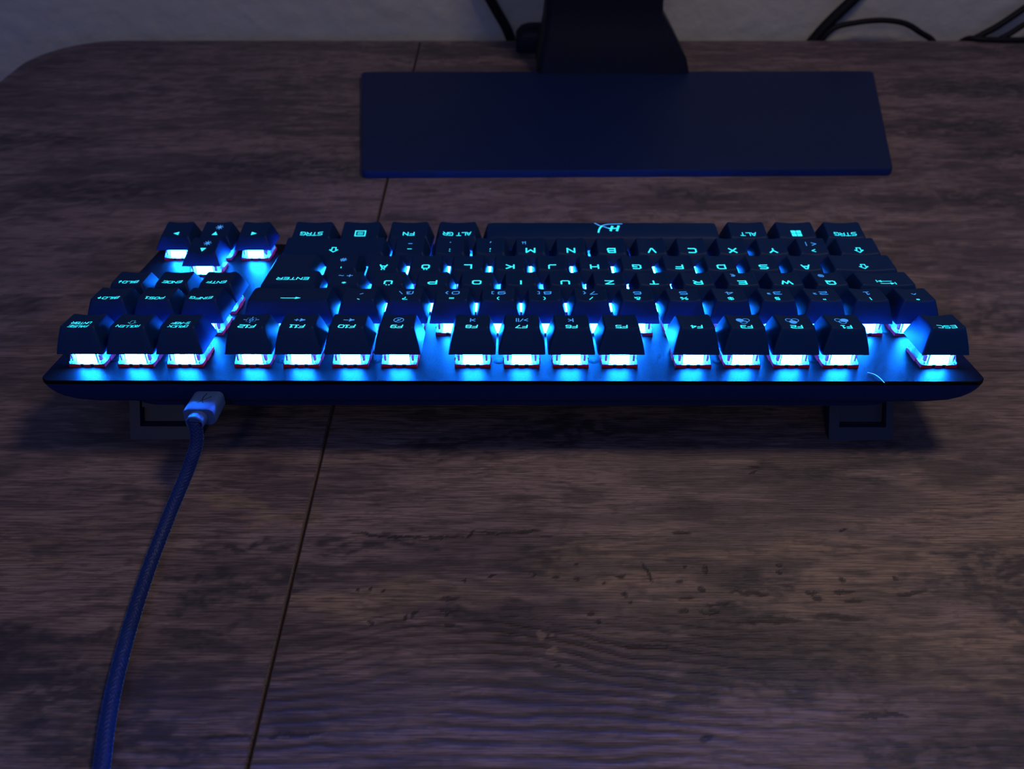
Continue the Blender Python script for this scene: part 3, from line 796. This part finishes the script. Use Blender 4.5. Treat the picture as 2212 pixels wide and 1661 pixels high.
def K(row, u, wu, name): KEYS.append((row, u, wu, name))
for n, u in [('ESC', 0)] + [('F%d' % (i+1), 2+i) for i in range(4)] + [('F%d' % (i+5), 6.5+i) for i in range(4)] + [('F%d' % (i+9), 11+i) for i in range(4)]: K(0, u, 1, n)
NAV = 15.375
for i, n in enumerate(('DRUCK', 'ROLLEN', 'PAUSE')): K(0, NAV+i, 1, n)
for i, n in enumerate('^1234567890ß´'): K(1, i, 1, n)
K(1, 13, 2, 'BACK')
for i, n in enumerate(('EINFG', 'POS1', 'BILDU')): K(1, NAV+i, 1, n)
K(2, 0, 1.5, 'TAB')
for i, n in enumerate('QWERTZUIOPÜ+'): K(2, 1.5+i, 1, n)
for i, n in enumerate(('ENTF', 'ENDE', 'BILDD')): K(2, NAV+i, 1, n)
K(3, 0, 1.75, 'CAPS')
for i, n in enumerate('ASDFGHJKLÖÄ#'): K(3, 1.75+i, 1, n)
K(4, 0, 1.25, 'LSHIFT')
for i, n in enumerate('<YXCVBNM,.-'): K(4, 1.25+i, 1, n)
K(4, 12.25, 2.75, 'RSHIFT'); K(4, NAV+1, 1, 'UP')
for n, u, wu in (('STRGL', 0, 1.25), ('WIN', 1.25, 1.25), ('ALT', 2.5, 1.25), ('SPACE', 3.75, 6.25), ('ALTGR', 10, 1.25), ('FN', 11.25, 1.25), ('MENU', 12.5, 1.25), ('STRGR', 13.75, 1.25)): K(5, u, wu, n)
for i, n in enumerate(('LEFT', 'DOWN', 'RIGHT')): K(5, NAV+i, 1, n)

for row, u, wu, name in KEYS:
    cx = ux(u + wu/2); cy = ROWY[row] + U/2
    place_switch(cx, cy)
    me, T = keycap_mesh(row, wu, name == 'SPACE')
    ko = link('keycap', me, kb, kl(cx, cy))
    P, S = legends(name, T)
    if P.m.f: link('legend', P.mesh('legend'), ko)
    if S.m.f: link('secondary_legend', S.mesh('legend2'), ko)

# ISO enter key
def enter_key():
    zb, zn = 6.4, 13.9
    xr0 = ux(13.5); xr1 = ux(13.75); xl = ux(15)
    ya, yb, yc = ROWY[2], ROWY[3], ROWY[3] + U
    cx, cy = (xr0 + xl)/2, ROWY[3]
    e = .42
    def outline(i_side, i_near, i_far, z0, z1):
        a = xl + e + i_side; b = xr0 - e - i_side; c = xr1 - e - i_side
        n, f_ = ya + e + i_near, yc - e - i_far
        st = yb - e - i_far*.6
        P = [(a, n), (b, n), (b, st), (c, st), (c, f_), (a, f_)]
        out = []
        for k in range(6):          # chamfered corners
            p, q, r = Vector(P[k-1]), Vector(P[k]), Vector(P[(k+1) % 6])
            rr = .7
            q1 = q + (p-q).normalized()*rr; q2 = q + (r-q).normalized()*rr
            for t in (0, .5, 1):
                w_ = q1*(1-t)**2 + q*2*t*(1-t) + q2*t*t
                out.append(w_)
        return [(v.x-cx, v.y-cy, z0 + (z1-z0)*((v.y-ya)/(yc-ya))) for v in out]
    m = MB()
    m.loft([outline(1.2, 1.2, 1.2, zb+4, zb+4), outline(1.2, 1.2, 1.2, zb, zb), outline(0, 0, 0, zb, zb), outline(1.3, 1.6, 1.3, zb+4.2, zb+4.2),
            outline(SIDE_IN-.5, NEAR_IN-.4, FAR_IN-.4, zn-.5, 13.5), outline(SIDE_IN, NEAR_IN+.1, FAR_IN, zn, 14.0)])
    o = link('keycap', m.mesh('enter_keycap', 'keycap', True, 32), kb, kl(cx, cy), label='tall stepped enter keycap')
    class TE:
        def z(s, x, y): return zn + .02
    L = Legend(TE()); L.text('ENTER', -1.2, 10.0, 2.2, .42, .98, .34, .08)
    link('legend', L.mesh('legend'), o)
    place_switch(cx, cy)
enter_key()

# plate screws with a cross recess
m = MB(); m.loft([rrect(-2.2, 2.2, -2.2, 2.2, 2.19, 0, 6), rrect(-2.2, 2.2, -2.2, 2.2, 2.19, .03, 6), rrect(-2.0, 2.0, -2.0, 2.0, 1.99, .06, 6)])
scr = m.mesh('screw', 'screw', True, 30)
m = MB()
for k in range(6):
    a = math.pi*k/3
    ca, sa = math.cos(a), math.sin(a)
    m.add([(-sa*.25, ca*.25, .08), (ca*1.15, sa*1.15, .08), (sa*.25, -ca*.25, .08)], [(0, 2, 1)])
m.add([(.5*math.cos(k*math.pi/4), .5*math.sin(k*math.pi/4), .08) for k in range(8)], [tuple(range(8))])
rec = m.mesh('screw_recess', 'emblem')
for x, y in ((-157.6, 8.1), (-53.9, 7.6), (32, 7.8), (118.5, 8), (156.1, 31.5), (-90.9, 7.6), (-5.3, 7.4), (-136.9, 7.4), (80.9, 7.4)):
    o = link('screw', scr, kb, kl(x, y)); link('recess', rec, o)

def kw(x, y, z): return RK @ Vector((x, y, z)) + Vector((0, 0, DESK_DROP))

# ------------------------------------------------------------------ braided usb cable with its plug
pl0 = kw(-116.5, -8, -8.4)
uc = link('usb_cable', None, loc=(-120, -60, 0), cat='cable', label='dark braided cable plugged into the rear of the keyboard, running to the front')
ul = Vector((120, 60, 0))
def plug_ring(y, hx, hz, r, cz=-8.0, cx=-116.2):
    pts = rrect(cx-hx, cx+hx, cz-hz, cz+hz, r, 0, 6)
    return [tuple(kw(a, y, b)) for a, b, _ in pts]
m = MB(); m.loft([plug_ring(-6.0, 4.4, 2.6, 1.5), plug_ring(-7.2, 5.4, 3.2, 1.8), plug_ring(-8.0, 5.8, 3.5, 2.2), plug_ring(-19.2, 6.0, 3.7, 2.4), plug_ring(-20.0, 5.7, 3.4, 2.2)][::-1])
plug = link('plug', m.mesh('plug', 'plug', True, 40), uc, ul, label='grey moulded plug')
m = MB(); m.loft([plug_ring(-19.5, 3.4, 3.2, 3.1, -8.3, -116.6), plug_ring(-23.6, 3.3, 3.1, 3.05, -8.3, -116.8), plug_ring(-24.0, 2.9, 2.7, 2.65, -8.3, -116.8), plug_ring(-23.0, 2.3, 2.2, 2.15, -8.3, -116.8)][::-1])
link('strain_relief_collar', m.mesh('strain_relief_collar', 'plug', True, 40), uc, ul)
m = MB()   # engraved swoosh on the plug top
def stroke3(pts, wd):
    for (a, b), (c, d) in zip(pts, pts[1:]):
        p, q = Vector((a, b)), Vector((c, d)); dd = (q-p).normalized(); nn = Vector((-dd.y, dd.x))*wd/2
        m.add([tuple(kw(v.x, v.y, -4.36 + .0)) for v in (p-nn, q-nn, q+nn, p+nn)], [(0, 1, 2, 3)])
stroke3([(-119.0, -16.8), (-117.2, -15.4), (-116.4, -14.2), (-116.5, -11.5), (-116.0, -9.4)], .4)
stroke3([(-116.3, -14.3), (-114.6, -12.6), (-113.6, -11.4)], .35); stroke3([(-116.2, -14.8), (-114.8, -16.4)], .35)
link('emblem', m.mesh('emblem', 'emblem'), plug)
tip = kw(-116.8, -22.5, -8.3)
cpts = [tuple(tip), (-117.3, -26.5, 23.0), (-118.6, -30.2, 19.2), (-121.0, -35.6, 14.2), (-125.0, -50.0, 7.0), (-126.6, -69.2, 3.2), (-125.5, -89.3, 2.6), (-123.5, -107.3, 2.6), (-120.6, -123.7, 2.6), (-116.9, -138.4, 2.6), (-112.5, -156, 2.6), (-109.5, -172, 2.6)]
path = catmull(cpts, 60)
NSEG = 40
def weave(a, s, k, i):
    n = 10
    u_ = (a/(2*math.pi)*n + s/1.55); v_ = (a/(2*math.pi)*n - s/1.55)
    A = abs(math.sin(math.pi*u_)); B = abs(math.sin(math.pi*v_))
    top = (math.floor(u_) + math.floor(v_)) % 2
    return 1.98 + .46*(A if top else B)**.7
m = MB(); tube(m, path, 2.3, NSEG, weave)
link('braided_cord', m.mesh('braided_cord', 'braid', True, 0), uc, ul, label='braided textile sleeve')

# ------------------------------------------------------------------ loose fibre on the plate
fp = catmull([kw(136.6, -1.2, .25), kw(138.6, -2.6, .3), kw(139.6, -5.0, .35), kw(140.1, -7.4, .25), kw(140.3, -8.6, .15)], 10)
m = MB(); tube(m, [v - fp[0] for v in fp], .11, 6)
link('fibre', m.mesh('fibre', 'fibre', True, 0), loc=fp[0], cat='fibre', label='pale curved hair lying on the plate edge between the first function key and escape')

# ------------------------------------------------------------------ monitor on its stand
mon = link('monitor', None, loc=(80, 310, 0), cat='monitor', label='black monitor with wide flat base and thick neck at the desk back')
ml = (-80, -310, 0)
m = MB()
bo = [(-94, 225), (237, 229), (279, 393), (-118, 391)]
def bring(d, z, rr=4):
    n = len(bo); out = []
    for k in range(n):
        p, q, r = Vector(bo[k-1]), Vector(bo[k]), Vector(bo[(k+1) % n])
        c0 = Vector((80, 310)); q = q + (c0-q).normalized()*d*1.3; p = p + (c0-p).normalized()*d*1.3; r = r + (c0-r).normalized()*d*1.3
        q1 = q + (p-q).normalized()*rr; q2 = q + (r-q).normalized()*rr
        for t in (0, .33, .67, 1):
            v = q1*(1-t)**2 + q*2*t*(1-t) + q2*t*t; out.append((v.x, v.y, z))
    return out
m.loft([bring(0, 0), bring(0, 3.6), bring(.8, 4.6)])
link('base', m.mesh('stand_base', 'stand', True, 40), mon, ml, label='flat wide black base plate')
m = MB()
def nring(xa, xb, ya, yb, z, r=6): return rrect(xa, xb, ya, yb, r, z, 5)
m.loft([nring(18, 136, 386, 440, 4.0), nring(19, 133, 388, 440, 14), nring(23, 120, 392, 440, 34), nring(24, 112, 395, 440, 45), nring(24, 111, 395, 440, 60), nring(24, 111, 395, 440, 560)])
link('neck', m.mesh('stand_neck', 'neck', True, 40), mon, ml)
m = MB(); m.loft([nring(2, 60, 444, 468, .2, 6), nring(2, 60, 444, 468, 12, 6), nring(6, 58, 446, 466, 17, 6), nring(10, 54, 448, 464, 18.5, 5)])
link('dark_block', m.mesh('dark_block', 'neck', True, 40), loc=(0, 0, 0), cat='box', label='small dark rounded block behind the left side of the monitor neck')  # low dark block with rounded edges, close behind the neck
m = MB(); m.loft([[(a, 0, b) for a, b, _ in rrect(-225, 385, 450, 800, 6, 0, 4)], [(a, 14, b) for a, b, _ in rrect(-225, 385, 450, 800, 6, 0, 4)], [(a, 40, b) for a, b, _ in rrect(-160, 320, 500, 740, 20, 0, 4)]][::-1])
link('display_panel', m.mesh('display_panel', 'screen', True, 30), mon, (ml[0], ml[1] + 372, 0))
# move panel onto the neck: its back meets the neck front

# ------------------------------------------------------------------ cords hanging behind the desk
def cord(name, pts, r, label, grp=None):
    pp = catmull(pts, 14); o0 = pp[0]
    mm_ = MB(); tube(mm_, [v - o0 for v in pp], r, 12)
    return link(name, mm_.mesh(name, 'cord', True, 0), loc=o0, cat='cable', label=label, group=grp)
YC = 486
cord('power_cord', [(-34, YC, 62), (-24, YC, 38), (-14, YC, 20), (-6, YC, 6), (0, YC, -12), (4, YC, -45), (6, YC, -110)], 4.2, 'black cord hanging on the wall left of the monitor neck')
cord('power_cord', [(306, YC, 62), (290, YC, 36), (272, YC, 14), (262, YC, 0), (256, YC, -14), (254, YC, -50), (254, YC, -110)], 4.6, 'thick black cord slanting down the wall behind the right side of the stand')
cord('thin_cord', [(262, YC-6, -30), (264, YC-6, -6), (272, YC-6, 8), (290, YC-6, 13), (312, YC-6, 15), (332, YC-6, 12.5), (348, YC-6, 5), (362, YC-6, -3), (374, YC-6, -20), (380, YC-6, -60)], 2.3, 'thin black cord arching against the wall right of the thick slanting cord')
cord('power_cord', [(470, YC, 58), (450, YC, 40), (432, YC, 23), (416, YC, 9), (404, YC, 1), (390, YC-2, -8), (372, YC-2, -30)], 2.8, 'upper black cord rising to the right edge of the picture')
cord('power_cord', [(470, YC-9, 45), (452, YC-9, 31), (438, YC-9, 18), (424, YC-9, 6), (412, YC-9, -4), (404, YC-9, -25)], 2.4, 'lower black cord rising steeply beside the upper one at the right edge')
cord('thin_cord', [(500, 466, 3.2), (470, 466, 3.4), (440, 467, 3.4), (424, 468, 3.0), (408, 470, 2.4), (396, 472, 2.2), (388, 478, .5), (382, 484, -10)], 2.2, 'thin black cord lying along the back edge of the desk at right')
